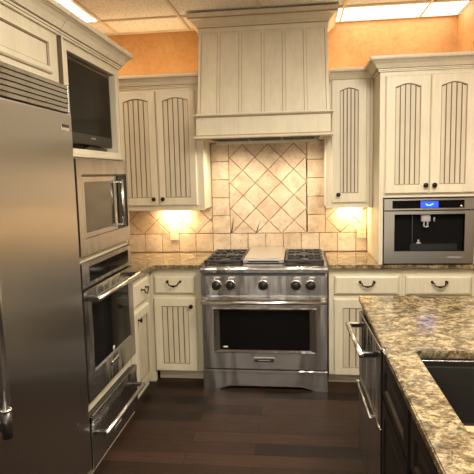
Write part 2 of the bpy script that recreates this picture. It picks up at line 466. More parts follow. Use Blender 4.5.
# ------------------------------------------------------------------ base cabinets on the back wall
def carcass(parent, w, d, z0, z1, name='body', kick=True, m=CREAM):
    b = MB(); b.box(0, w, 0, d, z0, z1, m, .0015)
    return b.build(name, parent)
def toe_kick(parent, x0, x1, y, z1, d, m=CREAM):
    b = MB(); b.box(x0, x1, y, y+.02, 0, z1, m); b.box(x0, x1, y-.012, y, 0, .022, m, .003); b.box(x0, x1, y-.004, y, .055, .062, GLAZE2)
    return b.build('toe_kick', parent)
ZB = .083
cL = thing('base_cabinet', 'cream base cabinet with one drawer and beadboard door immediately left of the range', 'cabinet', (-.888, -.61, 0))
carcass(cL, .418, .59, ZB, .884)
dr = put(drawer_front(.315, .143), 'drawer', cL, (.052, 0, .690)); bail_pull(dr, .157, .098)
dd = put(panel_door(.330, .572, 0, .062, .062, .058), 'door', cL, (.045, 0, .088)); knob(dd, .292, .512)
toe_kick(cL, .05, .418, .07, ZB, .5)
# corner post running to the floor with its little foot
p = MB(); p.prism([(-.028, .03), (-.028, .0), (-.012, -.012), (.036, -.012), (.036, .04)], CREAM, 0, .884, 'z')
for xx in (-.018, -.002, .014): p.box(xx-.0015, xx+.0015, -.0135, -.0105, .10, .88, GLAZE2)
p.box(-.034, .042, -.020, .03, 0, .07, CREAM, .004)
p.build('corner_post', cL)
cR = thing('base_cabinet', 'cream base cabinet with drawer and beadboard door immediately right of the range', 'cabinet', (.470, -.61, 0))
carcass(cR, .516, .59, ZB, .884)
dr = put(drawer_front(.460, .143), 'drawer', cR, (.037, 0, .690)); bail_pull(dr, .233, .098)
dd = put(panel_door(.460, .576, 0, .062, .066, .056, planks=7), 'door', cR, (.037, 0, .084)); knob(dd, .42, .512)
toe_kick(cR, 0, .516, .07, ZB, .5)
cR2 = thing('base_cabinet', 'cream base cabinet below the coffee machine, its drawer seen above the island', 'cabinet', (.987, -.61, 0))
carcass(cR2, .503, .59, ZB, .884)
dr = put(drawer_front(.455, .143), 'drawer', cR2, (.020, 0, .690)); bail_pull(dr, .232, .098)
dd = put(panel_door(.455, .576, 0, .062, .066, .056, planks=7), 'door', cR2, (.020, 0, .084)); knob(dd, .04, .512)
toe_kick(cR2, 0, .503, .07, ZB, .5)
# left run, facing +x, between the oven tower and the corner
cS = thing('base_cabinet', 'narrow cream corner base cabinet with drawer and door beside the wall oven', 'cabinet', (-.86, -1.150, 0), 90)
carcass(cS, .50, .62, ZB, .884)
dr = put(drawer_front(.345, .165), 'drawer', cS, (.060, 0, .690)); bail_pull(dr, .215, .100)
dd = put(panel_door(.345, .560, 0, .058, .060, .056, planks=5), 'door', cS, (.060, 0, .098)); knob(dd, .07, .500)
toe_kick(cS, 0, .47, .04, ZB, .5)

# ------------------------------------------------------------------ upper cabinets
uL = thing('wall_cabinet', 'cream two-door beadboard wall cabinet left of the hood, warm light beneath', 'cabinet', (-1.487, -.33, 1.307))
carcass(uL, 1.009, .329, 0, .985)
for k, x0 in enumerate((.330, .647)):
    d = put(panel_door(.307, .888, .022, .052, .052, .062), 'door', uL, (x0, 0, .035)); knob(d, .276 if k == 0 else .033, .052)
d = put(panel_door(.290, .888, .022, .052, .052, .062), 'door', uL, (.02, 0, .035))
r = MB(); r.box(.0, 1.009, -.004, .010, -.006, .004, CREAM, .002); r.build('light_rail', uL)
crown('crown_molding', [(-.001, -.002), (1.002, -.002)], .945, uL)
uR = thing('wall_cabinet', 'narrow cream one-door beadboard wall cabinet right of the hood', 'cabinet', (.464, -.33, 1.307))
carcass(uR, .352, .329, 0, .985)
d = put(panel_door(.262, .916, .022, .062, .062, .072), 'door', uR, (.042, 0, .035)); knob(d, .050, .062)
s = MB(); s.box(.326, .329, -.003, .0, .0, .94, GLAZE2); s.build('stile', uR)
r = MB(); r.box(.0, .350, -.004, .010, -.006, .004, CREAM, .002); r.build('light_rail', uR)
crown('crown_molding', [(.03, -.002), (.35, -.002)], .928, uR)
# tall cabinet standing on the counter
tR = thing('hutch_cabinet', 'deep cream two-door cabinet standing on the counter around the coffee machine', 'cabinet', (.817, -.66+.02, .916))
W = .674; b = MB()
b.box(0, .028, 0, .625, 0, 1.38, CREAM, .001); b.box(W-.028, W, 0, .625, 0, 1.38, CREAM, .001)
b.box(.028, W-.028, 0, .625, .473, 1.38, CREAM, .001); b.box(.028, W-.028, .55, .625, 0, .473, CREAM)
b.build('body', tR)
for k, x0 in enumerate((.036, .336)):
    d = put(panel_door(.297, .799, .022, .064, .054, .060), 'door', tR, (x0, 0, .500)); knob(d, .270 if k == 0 else .028, .056)
crown('crown_molding', [(-.002, .275), (-.002, -.002), (W-.002, -.002)], 1.328, tR, 1.0)

# ------------------------------------------------------------------ range hood
hd = thing('range_hood', 'large cream wooden range hood with tapered batten chimney above the range', 'range hood', (0, 0, 1.845))
HW = .490
b = MB()
b.box(-HW, HW, -.53, -.505, 0, .170, CREAM, .001)
b.box(-HW, -HW+.022, -.505, -.001, 0, .170, CREAM); b.box(HW-.022, HW, -.505, -.001, 0, .170, CREAM)
b.build('apron', hd)
path = [(-HW, -.36), (-HW, -.53), (HW, -.53), (HW, -.36)]
m = MB(); m.sweep([(0, .148), (.006, .148), (.010, .155), (.020, .160), (.024, .163), (.024, .172), (0, .176)], path, [CREAM, GLAZE2, CREAM, CREAM, CREAM, CREAM]); m.build('upper_molding', hd)
m = MB(); m.sweep([(0, -.004), (.018, -.004), (.022, 0), (.022, .008), (.012, .014), (.006, .022), (0, .024)], path, [CREAM, CREAM, CREAM, CREAM, GLAZE2, CREAM]); m.build('lower_molding', hd)
m = MB(); m.box(-HW+.022, HW-.022, -.505, -.497, -.004, .02, CREAM); m.box(-HW+.022, -.42, -.47, -.012, -.004, .02, CREAM); m.box(.42, HW-.022, -.47, -.012, -.004, .02, CREAM)
m.build('underside_frame', hd)
m = MB(); m.box(-.42, .42, -.497, -.06, .004, .03, BLACK)
for i in range(3):
    for j in range(14): m.box(-.38+i*.26, -.14+i*.26, -.44+j*.026, -.428+j*.026, -.001, .004, BLACKM)
m.box(-.42, .42, -.06, -.012, -.02, .02, CREAM)
m.build('filter_liner', hd)
for x in (-.25, .25):
    m = MB(); m.lathe([(0, .030), (-.002, .030), (-.003, .024)], (x, -.32, .004), (0, 0, 1), CHROME, 20); m.lathe([(-.0032, .012), (-.004, .0)], (x, -.32, .004), (0, 0, 1), PUCK, 20); q = m.build('hood_lamp', hd)
    l = bpy.data.lights.new('hood_spot', 'SPOT'); l.energy = 15; l.color = (1, .84, .62); l.spot_size = math.radians(170); l.spot_blend = 1; l.shadow_soft_size = .03
    o = bpy.data.objects.new('hood_spot', l); COL.objects.link(o); o.parent = hd; o.location = (x, -.32, -.03)
# tapered chimney
zb, zt = .172, .80; bw, tw, by, ty = .482, .474, -.50, -.385
def chim_pt(u, v, off=0):       # u -1..1 across, v 0..1 up
    w = bw+(tw-bw)*v; return (u*w, by+(ty-by)*v-off, zb+(zt-zb)*v)
m = MB()
nv = 8
def curve(v): return v
for i in range(nv):
    v0, v1 = i/nv, (i+1)/nv
    m.face([chim_pt(-1, v0), chim_pt(1, v0), chim_pt(1, v1), chim_pt(-1, v1)], CREAM)
    for sgn in (-1, 1):
        a, b2 = chim_pt(sgn, v0), chim_pt(sgn, v1)
        m.face([a, b2, (b2[0], -.001, b2[2]), (a[0], -.001, a[2])][::sgn], CREAM)
m.face([(-tw, ty, zt), (tw, ty, zt), (tw, -.001, zt), (-tw, -.001, zt)], CREAM)
m.build('chimney', hd, True)
for u in (-.982, -.680, -.340, .008, .332, .655, .982):
    m = MB(); hw = .0095/.48
    for a, off in ((0, .007),):
        pts = [(u-hw, 0), (u+hw, 0), (u+hw, 1), (u-hw, 1)]
        F = [Vector(chim_pt(q, v, off)) for q, v in pts]; B = [Vector(chim_pt(q, v, -.001)) for q, v in pts]
        m.face(F, CREAM); m.face([F[0], F[3], B[3], B[0]], GLAZE2); m.face([F[1], B[1], B[2], F[2]], GLAZE2)
        g1 = [Vector(chim_pt(q, v, .0008)) for q, v in ((u-hw-.007, 0), (u-hw, 0), (u-hw, 1), (u-hw-.007, 1))]
        g2 = [Vector(chim_pt(q, v, .0008)) for q, v in ((u+hw, 0), (u+hw+.006, 0), (u+hw+.006, 1), (u+hw, 1))]
        if u > -.9: m.face(g1, GLAZE)
        if u < .9: m.face(g2, GLAZE2)
    m.build('batten', hd)
HC = [(0, 0), (.008, 0), (.008, .010), (.003, .013), (.003, .045), (.012, .050), (.016, .060), (.030, .068), (.052, .092), (.070, .100), (.070, .110), (.080, .114), (.080, .139), (0, .139)]
m = MB(); m.sweep([(a, .772+b_) for a, b_ in HC], [(-.476, -.001), (-.476, -.388), (.476, -.388), (.476, -.001)], [CREAM, CREAM, GLAZE, CREAM, GLAZE2, CREAM, CREAM, CREAM, CREAM, GLAZE2, CREAM, CREAM, CREAM])
m.build('crown_molding', hd)
m = MB(); m.box(-.474, .474, -.386, -.001, .775, .908, CREAM); m.build('crown_backing', hd)

# ------------------------------------------------------------------ range
rg = thing('gas_range', 'wide stainless steel gas range with five black knobs and black grates', 'stove', (0, -.735, 0))
b = MB(); b.box(-.455, .455, .03, .70, .10, .868, STEEL, .002); b.box(-.455, .455, .02, .70, .868, .905, STEEL, .003)
b.build('body', rg)
b = MB()                        # rounded front ledge and cooktop tray
b.rings([[(x, y, z) for y, z in ((.06, .905), (.012, .911), (.003, .906), (0, .896), (.001, .874), (.012, .868), (.06, .868))] for x in (-.457, .457)], STEEL, smooth=False)
b.box(-.457, .457, .05, .705, .900, .9115, STEEL, .002)
b.box(-.457, -.452, .05, .705, .905, .918, STEEL, .001); b.box(.452, .457, .05, .705, .905, .918, STEEL, .001)
b.box(-.457, .457, .665, .705, .905, .935, STEEL, .003)
b.build('cooktop', rg)
for s in (-1, 1):               # dark burner wells, burners and grates
    x0, x1 = (-.435, -.155) if s < 0 else (.155, .435)
    b = MB(); b.box(x0, x1, .075, .65, .9115, .914, BLACK, .001); b.build('burner_tray', rg)
    for yy in (.20, .50):
        b = MB(); b.lathe([(0, .062), (.010, .060), (.012, .045), (.018, .045), (.020, .036), (.026, .034), (.028, .0)], ((x0+x1)/2, yy, .914), (0, 0, 1), BLACKM, 24)
        b.lathe([(.009, .0585), (.013, .056), (.014, .046)], ((x0+x1)/2, yy, .914), (0, 0, 1), CHROME, 24)
        b.build('burner', rg)
    for y0, y1 in ((.075, .355), (.365, .645)):
        b = MB(); z = .952; cy = (y0+y1)/2; cx = (x0+x1)/2
        for q in ((x0, x1, y0, y0+.018), (x0, x1, y1-.018, y1), (x0, x0+.018, y0, y1), (x1-.018, x1, y0, y1)): b.box(*q, z-.020, z, BLACKM, .004)
        for q in ((cx-.007, cx+.007, y0, cy-.03), (cx-.007, cx+.007, cy+.03, y1), (x0, cx-.03, cy-.007, cy+.007), (cx+.03, x1, cy-.007, cy+.007)): b.box(*q, z-.016, z+.002, BLACKM, .003)
        for xx in (x0+.07, x1-.07): 
            b.box(xx-.006, xx+.006, y0, y0+.075, z-.016, z+.001, BLACKM, .003); b.box(xx-.006, xx+.006, y1-.075, y1, z-.016, z+.001, BLACKM, .003)
        for xx in (x0, x1-.02):
            for yy in (y0, y1-.02): b.box(xx, xx+.02, yy, yy+.02, .913, z-.015, BLACKM, .003)
        b.build('grate', rg)
b = MB()                        # griddle with steel cover
b.box(-.148, .148, .045, .645, .9115, .930, STEEL, .003); b.box(-.146, .146, .040, .062, .912, .922, CHROME, .003)
b.box(-.12, .12, .052, .060, .930, .936, BLACK)
b.build('griddle', rg)
b = MB(); b.prism([(-.146, .936), (-.146, .958), (-.130, .970), (.130, .970), (.146, .958), (.146, .936)], SATIN, .070, .640, 'y')
b.box(-.11, .11, .066, .071, .940, .948, BLACK); b.box(-.147, .147, .060, .072, .948, .962, SATIN, .003)
b.build('griddle_cover', rg)
b = MB(); b.box(-.440, .440, .012, .04, .850, .869, DARKSTEEL); b.box(-.455, .455, .002, .05, .712, .852, STEEL, .003); b.build('control_panel', rg)
for x in (-.339, -.237, 0, .232, .337):
    b = MB(); b.lathe([(0, .040), (.004, .040), (.006, .034)], (x, .002, .783), (0, -1, 0), CHROME, 28)
    b.lathe([(.004, .034), (.010, .034), (.014, .029), (.038, .027), (.042, .024), (.042, 0)], (x, .002, .783), (0, -1, 0), BLACK, 28)
    b.box(x-.004, x+.004, -.050, -.038, .762, .806, BLACK, .002)
    k = b.build('knob', rg); k['label'] = 'round black control knob'
    b = MB(); b.box(x-.006, x+.030, .0005, .003, .836, .845, LABEL); b.box(x-.014, x-.009, .0005, .003, .826, .838, LABEL); b.build('knob_marking', rg)
# oven door
b = MB()
def ringf(b, A, ya, B, yb, m):
    a = [(A[0], A[2]), (A[1], A[2]), (A[1], A[3]), (A[0], A[3])]; c = [(B[0], B[2]), (B[1], B[2]), (B[1], B[3]), (B[0], B[3])]
    for i in range(4):
        j = (i+1) % 4; b.face([(a[i][0], ya, a[i][1]), (a[j][0], ya, a[j][1]), (c[j][0], yb, c[j][1]), (c[i][0], yb, c[i][1])], m)
D = (-.452, .452, .158, .694)
ringf(b, D, .04, D, .004, STEEL); ringf(b, D, .004, (-.449, .449, .161, .691), 0, STEEL)
ringf(b, (-.449, .449, .161, .691), 0, (-.372, .378, .278, .618), 0, STEEL)
ringf(b, (-.372, .378, .278, .618), 0, (-.364, .370, .286, .610), -.010, CHROME)
ringf(b, (-.364, .370, .286, .610), -.010, (-.322, .326, .302, .594), .010, STEEL)
b.face([(D[0], .04, D[2]), (D[1], .04, D[2]), (D[1], .04, D[3]), (D[0], .04, D[3])], DARKSTEEL)
dr = b.build('oven_door', rg)
b = MB(); b.box(-.324, .328, .008, .012, .300, .596, GLASS); b.build('oven_window', dr)
b = MB(); b.lathe([(0, .014), (.0015, .014), (.0016, 0)], (0, 0, 0), (0, -1, 0), LABEL, 20); o = b.build('oval_mark', dr); o.location = (-.285, .009, .322); o.scale = (1.4, 1, .5)
b = MB(); b.tube([(-.445, -.062, .668), (.445, -.062, .668)], .0135, CHROME, 20)
for s in (-1, 1): b.box(s*.425-.016, s*.425+.016, -.062, .002, .652, .684, CHROME, .005)
b.build('handle', dr)
b = MB(); b.box(-.079, .077, -.005, .001, .212, .250, CHROME, .002); b.box(-.072, .070, -.0062, -.004, .216, .238, BLACK); b.box(-.045, .045, -.0068, -.006, .225, .230, GREYPL); b.build('badge', dr)
b = MB(); b.prism([(-.455, .150), (-.455, 0), (-.345, 0), (-.320, .010), (-.255, .030), (.262, .030), (.330, .012), (.362, 0), (.455, 0), (.455, .150)], STEEL, .0, .012, 'y')
b.box(-.455, .455, -.008, .006, .128, .152, STEEL, .004); b.build('kick_panel', rg)
for x in (-.42, .42):
    for y in (.05, .66): b = MB(); b.lathe([(0, .018), (.10, .018)], (x, y, 0), (0, 0, 1), DARKSTEEL, 12); b.build('leveling_foot', rg)

# ------------------------------------------------------------------ tall oven tower (faces +x); local x = world y
TW0 = -1.985; TWL = .829; TF = -.850
tw = thing('oven_tower_cabinet', 'tall cream cabinet tower holding the television, microwave and wall oven', 'cabinet', (TF, TW0, 0), 90)
def L(y): return y-TW0
b = MB(); DP = .62
oy0, oy1 = L(-1.925), L(-1.170)    # appliance bay
b.box(0, oy0+.008, 0, DP, .0, 2.26, CREAM, .001); b.box(oy1-.008, TWL, 0, DP, 0, 2.26, CREAM, .001)
for z0, z1 in ((0, .05), (.345, .417), (1.142, 1.180), (1.672, 1.724), (2.194, 2.26)): b.box(oy0, oy1, .001, DP, z0, z1, CREAM)
b.box(oy0, oy1, DP-.02, DP, .05, 2.194, CREAM)
b.box(oy0, L(-1.885), .001, .40, 1.724, 2.194, CREAM); b.box(L(-1.222), oy1, .001, .40, 1.724, 2.194, CREAM)
b.build('body', tw)
b = MB(); b.box(L(-1.925), TWL-.002, -.012, .002, 1.680, 1.700, CREAM, .003); b.build('shelf_lip', tw)
b = MB(); b.box(oy0+.015, oy1, .05, .06, .0, .05, BLACK); b.build('toe_kick', tw)
crown('crown_molding', [(0, -.002), (TWL, -.002), (TWL, .30)], 2.238, tw, 1.08)
b = MB(); b.box(.001, .014, -.024, .0, 1.70, 2.236, CREAM, .002); b.box(-.001, .001, -.02, .0, 1.88, 2.236, GLAZE); b.build('filler_strip', tw)
b = MB(); b.box(TWL-.020, TWL-.017, -.0015, .001, .08, 2.2, GLAZE2); b.build('stile_bead', tw)

tv = thing('television', 'small black flat television inside the niche of the tall left cabinet', 'television', (TF-.022, -1.560, 1.7245), 90)
b = MB(); b.box(-.318, .300, 0, .045, .025, .462, BLACK, .006); b.build('casing', tv)
b = MB(); b.box(-.300, .280, -.002, .004, .085, .440, SCREEN); b.build('screen', tv)
b = MB(); b.box(-.16, .16, -.02, .14, 0, .012, BLACK, .004); b.box(-.04, .04, .01, .04, .01, .06, BLACK); b.build('stand', tv)
b = MB(); b.box(-.03, .03, -.003, 0, .062, .070, GREYPL); b.build('badge', tv)

mw = thing('microwave', 'built-in stainless microwave with wide trim frame above the wall oven', 'microwave', (-.820, -1.926, 1.180), 90)
w, h = .765, .491
def M(y): return y+1.926
b = MB(); b.box(.02, w-.02, .032, .42, .012, h-.012, BLACK); b.build('housing', mw)
b = MB()
I = (M(-1.866), M(-1.186), .085, .413)
ringf(b, (0, w, 0, h), 0, I, 0, STEEL); ringf(b, (0, w, 0, h), 0, (0, w, 0, h), .028, BLACK); ringf(b, I, 0, I, .03, BLACK)
b.face([(0, .028, 0), (w, .028, 0), (w, .028, h), (0, .028, h)], BLACK)
b.box(M(-1.866), M(-1.186), .010, .018, .085, .413, BLACK)
b.build('trim_frame', mw)
b = MB(); G = (M(-1.838), M(-1.415), .114, .375); DD = (M(-1.860), M(-1.372), .088, .400)
ringf(b, DD, 0.002, G, 0.002, STEEL); ringf(b, DD, .002, DD, .012, STEEL); b.box(G[0]-.001, G[1]+.001, .003, .008, G[2]-.001, G[3]+.001, MWGLASS)
d = b.build('door', mw)
b = MB(); b.tube([(M(-1.352), -.028, .100), (M(-1.352), -.028, .382)], .009, CHROME, 14)
for z in (.115, .367): b.box(M(-1.380), M(-1.345), -.030, .004, z-.006, z+.006, CHROME, .002)
b.build('handle', d)
b = MB(); b.box(M(-1.335), M(-1.195), .004, .011, .095, .405, GLASS); b.build('control_panel', mw)

ov = thing('wall_oven', 'stainless wall oven built in between the microwave and the warming drawer', 'oven', (-.820, -1.926, .417), 90)
w, h = .765, .725
b = MB(); b.box(.02, w-.02, .032, .50, .012, h-.012, BLACK); b.build('housing', ov)
b = MB(); C = (.085, .705, h-.104, h-.024)
ringf(b, (0, w, h-.124, h), 0, C, 0, STEEL); ringf(b, (0, w, h-.124, h), 0, (0, w, h-.124, h), .030, BLACK); b.box(C[0]-.002, C[1]+.002, .001, .010, C[2]-.002, C[3]+.002, GLASS)
b.build('control_panel', ov)
b = MB(); DD = (0, w, .0, h-.138); G = (.105, .690, .148, .520)
ringf(b, DD, 0, (G[0]-.012, G[1]+.012, G[2]-.012, G[3]+.012), 0, STEEL); ringf(b, (G[0]-.012, G[1]+.012, G[2]-.012, G[3]+.012), 0, G, .006, CHROME)
ringf(b, DD, 0, DD, .030, BLACK); b.box(G[0]-.002, G[1]+.002, .006, .010, G[2]-.002, G[3]+.002, GLASS)
b.box(0, w, .026, .032, .0, h-.12, BLACK)
d = b.build('door', ov)
b = MB(); b.tube([(.045, -.062, .542), (.720, -.062, .542)], .0135, CHROME, 18)
b.build('handle', d)
for x in (.055, .710): b = MB(); b.box(x-.016, x+.016, -.058, .002, .528, .556, DARKSTEEL, .004); b.build('handle_bracket', d)
b = MB(); b.box(.330, .450, -.004, .001, .075, .102, CHROME, .002); b.box(.336, .444, -.0050, -.0035, .080, .096, DARKSTEEL); b.build('badge', d)
b = MB(); b.lathe([(0, .014), (.0015, .014), (.0016, 0)], (.39, .006, .165), (0, -1, 0), LABEL, 18); b.build('oval_mark', d)

wd = thing('warming_drawer', 'stainless warming drawer with bar handle at the floor below the wall oven', 'warming drawer', (-.820, -1.926, .050), 90)
w, h = .765, .290
b = MB(); b.box(.02, w-.02, .032, .50, .012, h-.012, BLACK); b.build('housing', wd)
b = MB(); b.box(0, w, 0, .030, 0, h, DARKSTEEL, .003); b.box(.0, w, -.003, .01, h-.035, h, STEEL, .002); b.box(.0, .024, -.003, .01, 0, h, STEEL, .002)
b.box(.024, w-.01, -.001, .01, .004, h-.04, STEEL); d = b.build('drawer_front', wd)
b = MB(); b.tube([(.055, -.060, .178), (.715, -.060, .178)], .0125, CHROME, 18); b.build('handle', d)
for x in (.066, .704): b = MB(); b.box(x-.014, x+.014, -.056, 0, .166, .190, DARKSTEEL, .004); b.build('handle_bracket', d)
b = MB(); b.box(.325, .445, -.005, 0, .045, .073, CHROME, .002); b.box(.331, .439, -.006, -.0045, .050, .067, DARKSTEEL); b.build('badge', d)

# ------------------------------------------------------------------ refrigerator and the cabinet over it
FX = -.800; FY0 = -3.215
fr = thing('refrigerator', 'tall built-in stainless refrigerator with louvred grille at the left edge', 'refrigerator', (FX, FY0, 0), 90)
FW = 1.225
b = MB(); b.box(0, FW, .06, .66, .0, 2.01, DARKSTEEL, .002); b.box(.0, FW, .05, .06, .0, .10, BLACK); b.build('body', fr)
b = MB(); b.box(.350, FW, 0, .055, .10, 1.872, STEELV, .006, 3); d = b.build('door', fr)
b = MB(); hx = .408
b.tube([(hx, -.068, .71), (hx, -.068, 1.66)], .0155, CHROME, 18)
for z0 in (.700, 1.56): b.tube([(hx, -.068, z0), (hx, -.068, z0+.095)], .0175, DARKSTEEL, 18)
for z0 in (.797, 1.556): b.tube([(hx, -.068, z0), (hx, -.068, z0+.006)], .021, CHROME, 18)
for z0 in (.74, 1.61): b.box(hx-.012, hx+.012, -.068, .002, z0-.018, z0+.018, DARKSTEEL, .004)
b.build('handle', d)
b = MB(); b.box(1.105, 1.185, -.004, .001, 1.790, 1.822, CHROME, .002); b.box(1.108, 1.182, -.0052, -.003, 1.806, 1.820, BLACK); b.build('badge', d)
b = MB(); b.box(0, .344, 0, .055, .10, 1.872, STEELV, .006, 3); d2 = b.build('door', fr)
b = MB(); hx = .29; b.tube([(hx, -.068, .66), (hx, -.068, 1.66)], .0155, CHROME, 18)
for z0 in (.70, 1.61): b.box(hx-.012, hx+.012, -.068, .002, z0-.018, z0+.018, DARKSTEEL, .004)
b.build('handle', d2)
b = MB(); b.box(.0, FW-.018, .030, .06, 1.878, 2.004, BLACK)
for i in range(6):
    z = 1.880+i*.0212
    b.prism([(.004, z), (.030, z+.001), (.030, z+.003), (.006, z+.0155), (.002, z+.0155)], STEEL, 0, FW-.020, 'x')
b.box(FW-.022, FW-.006, 0, .06, 1.876, 2.006, STEEL, .002)
b.build('grille', fr)
oc = thing('over_fridge_cabinet', 'cream cabinet with flat recessed door above the refrigerator', 'cabinet', (-.849, FY0, 2.012), 90)
b = MB(); b.box(0, FW-.002, 0, .64, 0, .25, CREAM, .001); b.build('body', oc)
put(panel_door(.585, .156, 0, .030, .026, .026, .016, flat=True), 'door', oc, (FW-.085-.585, 0, .034))
put(panel_door(.500, .156, 0, .030, .026, .026, .016, flat=True), 'door', oc, (.015, 0, .034))
crown('crown_molding', [(0, -.002), (FW-.002, -.002)], .226, oc, 1.08)

# ------------------------------------------------------------------ built-in coffee machine
cm = thing('coffee_machine', 'built-in stainless coffee machine with glowing blue display on the right', 'coffee machine', (.850, -.662, .926))
w, h = .600, .458
b = MB(); b.box(.01, w-.01, .056, .50, .005, h-.005, BLACK); b.build('housing', cm)
b = MB(); T = (0, w, .376, h-.004); C = (.055, w-.065, .387, .442)
ringf(b, T, 0, C, 0, STEELM); ringf(b, T, 0, T, .024, BLACK); b.box(C[0]-.001, C[1]+.001, .001, .008, C[2]-.001, C[3]+.001, GLASS); b.build('control_panel', cm)
b = MB(); b.box(.245, .362, -.0005, .002, .391, .435, BLUE); d = b.build('display', cm); d['label'] = 'glowing blue display'
b = MB()
for q in ([(.277, .417), (.283, .419), (.293, .411), (.303, .409), (.301, .404), (.288, .405)], [(.303, .409), (.318, .417), (.334, .419), (.322, .411), (.308, .404)]): b.prism(q, CYAN, -.0012, -.0004, 'y')
b.build('display_mark', d)
b = MB(); D = (0, w, .0, .368); G = (.070, .541, .086, .346)
ringf(b, D, 0, G, 0, STEELM); ringf(b, D, 0, D, .024, BLACK); ringf(b, G, 0, G, .05, MATTE)
b.build('front_frame', cm)
b = MB(); b.box(G[0], G[1], .050, .055, G[2], G[3], MATTE); b.box(.20, .203, .045, .052, G[2], G[3], DARKSTEEL); b.box(.18, .50, .020, .05, G[2], G[2]+.050, BLACK, .002); b.build('recess', cm)
b = MB(); b.box(.255, .317, .012, .05, .292, .343, GREYPL, .005); b.box(.268, .279, .015, .04, .255, .295, GREYPL, .003); b.box(.293, .304, .015, .04, .255, .295, GREYPL, .003); b.box(.268, .304, .012, .03, .252, .262, CHROME, .002)
for x in (.262, .309): b.lathe([(0, .006), (.004, .006), (.0045, 0)], (x, .012, .338), (0, -1, 0), CHROME, 10)
b.build('spout', cm)
b = MB(); b.tube([(.342, .02, .290), (.342, .02, .322)], .005, GREYPL, 10); b.build('steam_wand', cm)
b = MB(); b.tube([(.240, .03, .138), (.240, .03, .165)], .006, GREYPL, 10); b.box(.225, .255, .018, .03, .136, .146, GREYPL, .002); b.build('tap', cm)
b = MB(); b.lathe([(0, .010), (.006, .009), (.0065, 0)], (.515, .001, .398), (0, -1, 0), CHROME, 14); b.build('button', cm)
b = MB(); b.box(.43, .52, -.0006, .001, .040, .048, GREYPL); b.build('badge', cm)

# ------------------------------------------------------------------ outlets and under-cabinet lights
for x, z, lab in ((-.812, 1.082, 'ivory outlet plate on the tiles left of the range'), (.772, 1.088, 'ivory outlet plate on the tiles beside the hutch cabinet')):
    t = thing('wall_outlet', lab, 'outlet', (x, -.012, z))
    MB().box(-.036, .036, -.006, .0015, -.058, .058, IVORY, .002).build('plate', t)
    for dz in (-.022, .022):
        q = MB(); q.box(-.016, .016, -.009, -.004, dz-.014, dz+.014, IVORY, .003); q.box(-.008, -.005, -.0095, -.008, dz-.006, dz+.006, BLACK); q.box(.005, .008, -.0095, -.008, dz-.006, dz+.006, BLACK)
        q.build('socket', t)
def bar(x, y, z, w, lab, e):
    t = thing('cabinet_light', lab, 'light', (x, y, z))
    q = MB(); q.box(-w/2, w/2, -.022, .022, -.006, 0, LABEL, .002); q.build('housing', t)
    q = MB(); q.box(-w/2+.01, w/2-.01, -.016, .016, -.008, -.006, PUCK); q.build('lens', t)
    l = bpy.data.lights.new('bar_lamp', 'AREA'); l.shape = 'RECTANGLE'; l.size = w-.03; l.size_y = .03; l.energy = e; l.color = (1, .74, .42)
    o = bpy.data.objects.new('bar_lamp', l); COL.objects.link(o); o.parent = t; o.location = (0, 0, -.010)
bar(-.790, -.065, 1.307, .20, 'small light bar glowing under the wall cabinet left of the hood', 4.2)
bar(.665, -.065, 1.307, .16, 'small light bar glowing under the wall cabinet right of the hood', 2.3)

# ------------------------------------------------------------------ island
isl = thing('island_cabinet', 'black island cabinet with drawers and doors under the granite sink top', 'cabinet', (.602, -1.620, 0), -90)
IL = 2.50
b = MB()
b.box(0, .070, 0, .98, .0, .884, ESPRESSO, .001)          # end panel
b.box(.715, IL, 0, .03, .10, .884, ESPRESSO, .001)          # face frame
b.box(.07, IL, .94, .98, .0, .884, ESPRESSO); b.box(IL-.03, IL, .03, .94, 0, .884, ESPRESSO)
b.box(.700, .715, .0, .94, .1, .884, ESPRESSO); b.box(.715, IL, .07, .09, 0, .10, ESPRESSO)
b.build('body', isl)
def dark_front(x0, x1, z0, z1, name, kn=None):
    q = MB(); A = (x0, x1, z0, z1); B_ = (x0+.055, x1-.055, z0+(.05 if z1-z0 > .3 else .035), z1-(.05 if z1-z0 > .3 else .035))
    ringf(q, A, 0, A, -.018, ESPRESSO); ringf(q, A, -.018, B_, -.020, ESPRESSO)
    C_ = (B_[0]+.008, B_[1]-.008, B_[2]+.008, B_[3]-.008); ringf(q, B_, -.020, C_, -.010, ESPRESSO)
    D_ = (C_[0]+.025, C_[1]-.025, C_[2]+.02, C_[3]-.02); ringf(q, C_, -.010, D_, -.017, ESPRESSO)
    q.face([(D_[0], -.017, D_[2]), (D_[1], -.017, D_[2]), (D_[1], -.017, D_[3]), (D_[0], -.017, D_[3])], ESPRESSO)
    return q.build(name, isl)
dark_front(.745, 1.225, .700, .862, 'drawer'); dark_front(.745, 1.225, .130, .680, 'door')
dark_front(1.265, 1.830, .700, .862, 'drawer'); dark_front(1.265, 1.830, .130, .680, 'door')
dark_front(1.870, 2.44, .700, .862, 'drawer'); dark_front(1.870, 2.44, .130, .680, 'door')
dw = thing('dishwasher', 'stainless two-drawer dishwasher with bar handle at the far end of the island', 'dishwasher', (.566, -1.703, 0), -88.2)
w = .60
b = MB(); b.box(.005, w-.005, .03, .52, .10, .855, DARKSTEEL); b.box(.01, w-.01, .06, .30, .0, .10, BLACK); b.build('housing', dw)
b = MB(); b.box(0, w, 0, .03, .530, .862, STEEL, .003); u = b.build('upper_drawer', dw)
b = MB(); b.tube([(.03, -.062, .800), (.50, -.062, .800)], .0125, CHROME, 18); b.build('handle', u)
for x in (.045, .485): b = MB(); b.box(x-.012, x+.012, -.060, 0, .788, .812, BLACK, .003); b.build('handle_bracket', u)  # stainless brackets, their dark reflection painted in as black
b = MB(); b.box(0, w, 0, .03, .105, .522, STEEL, .003); l = b.build('lower_drawer', dw)
b = MB(); b.tube([(.03, -.014, .500), (.46, -.014, .500)], .006, CHROME, 12)
for x in (.05, .44): b.box(x-.008, x+.008, -.014, 0, .494, .506, CHROME, .002)
b.build('handle', l)
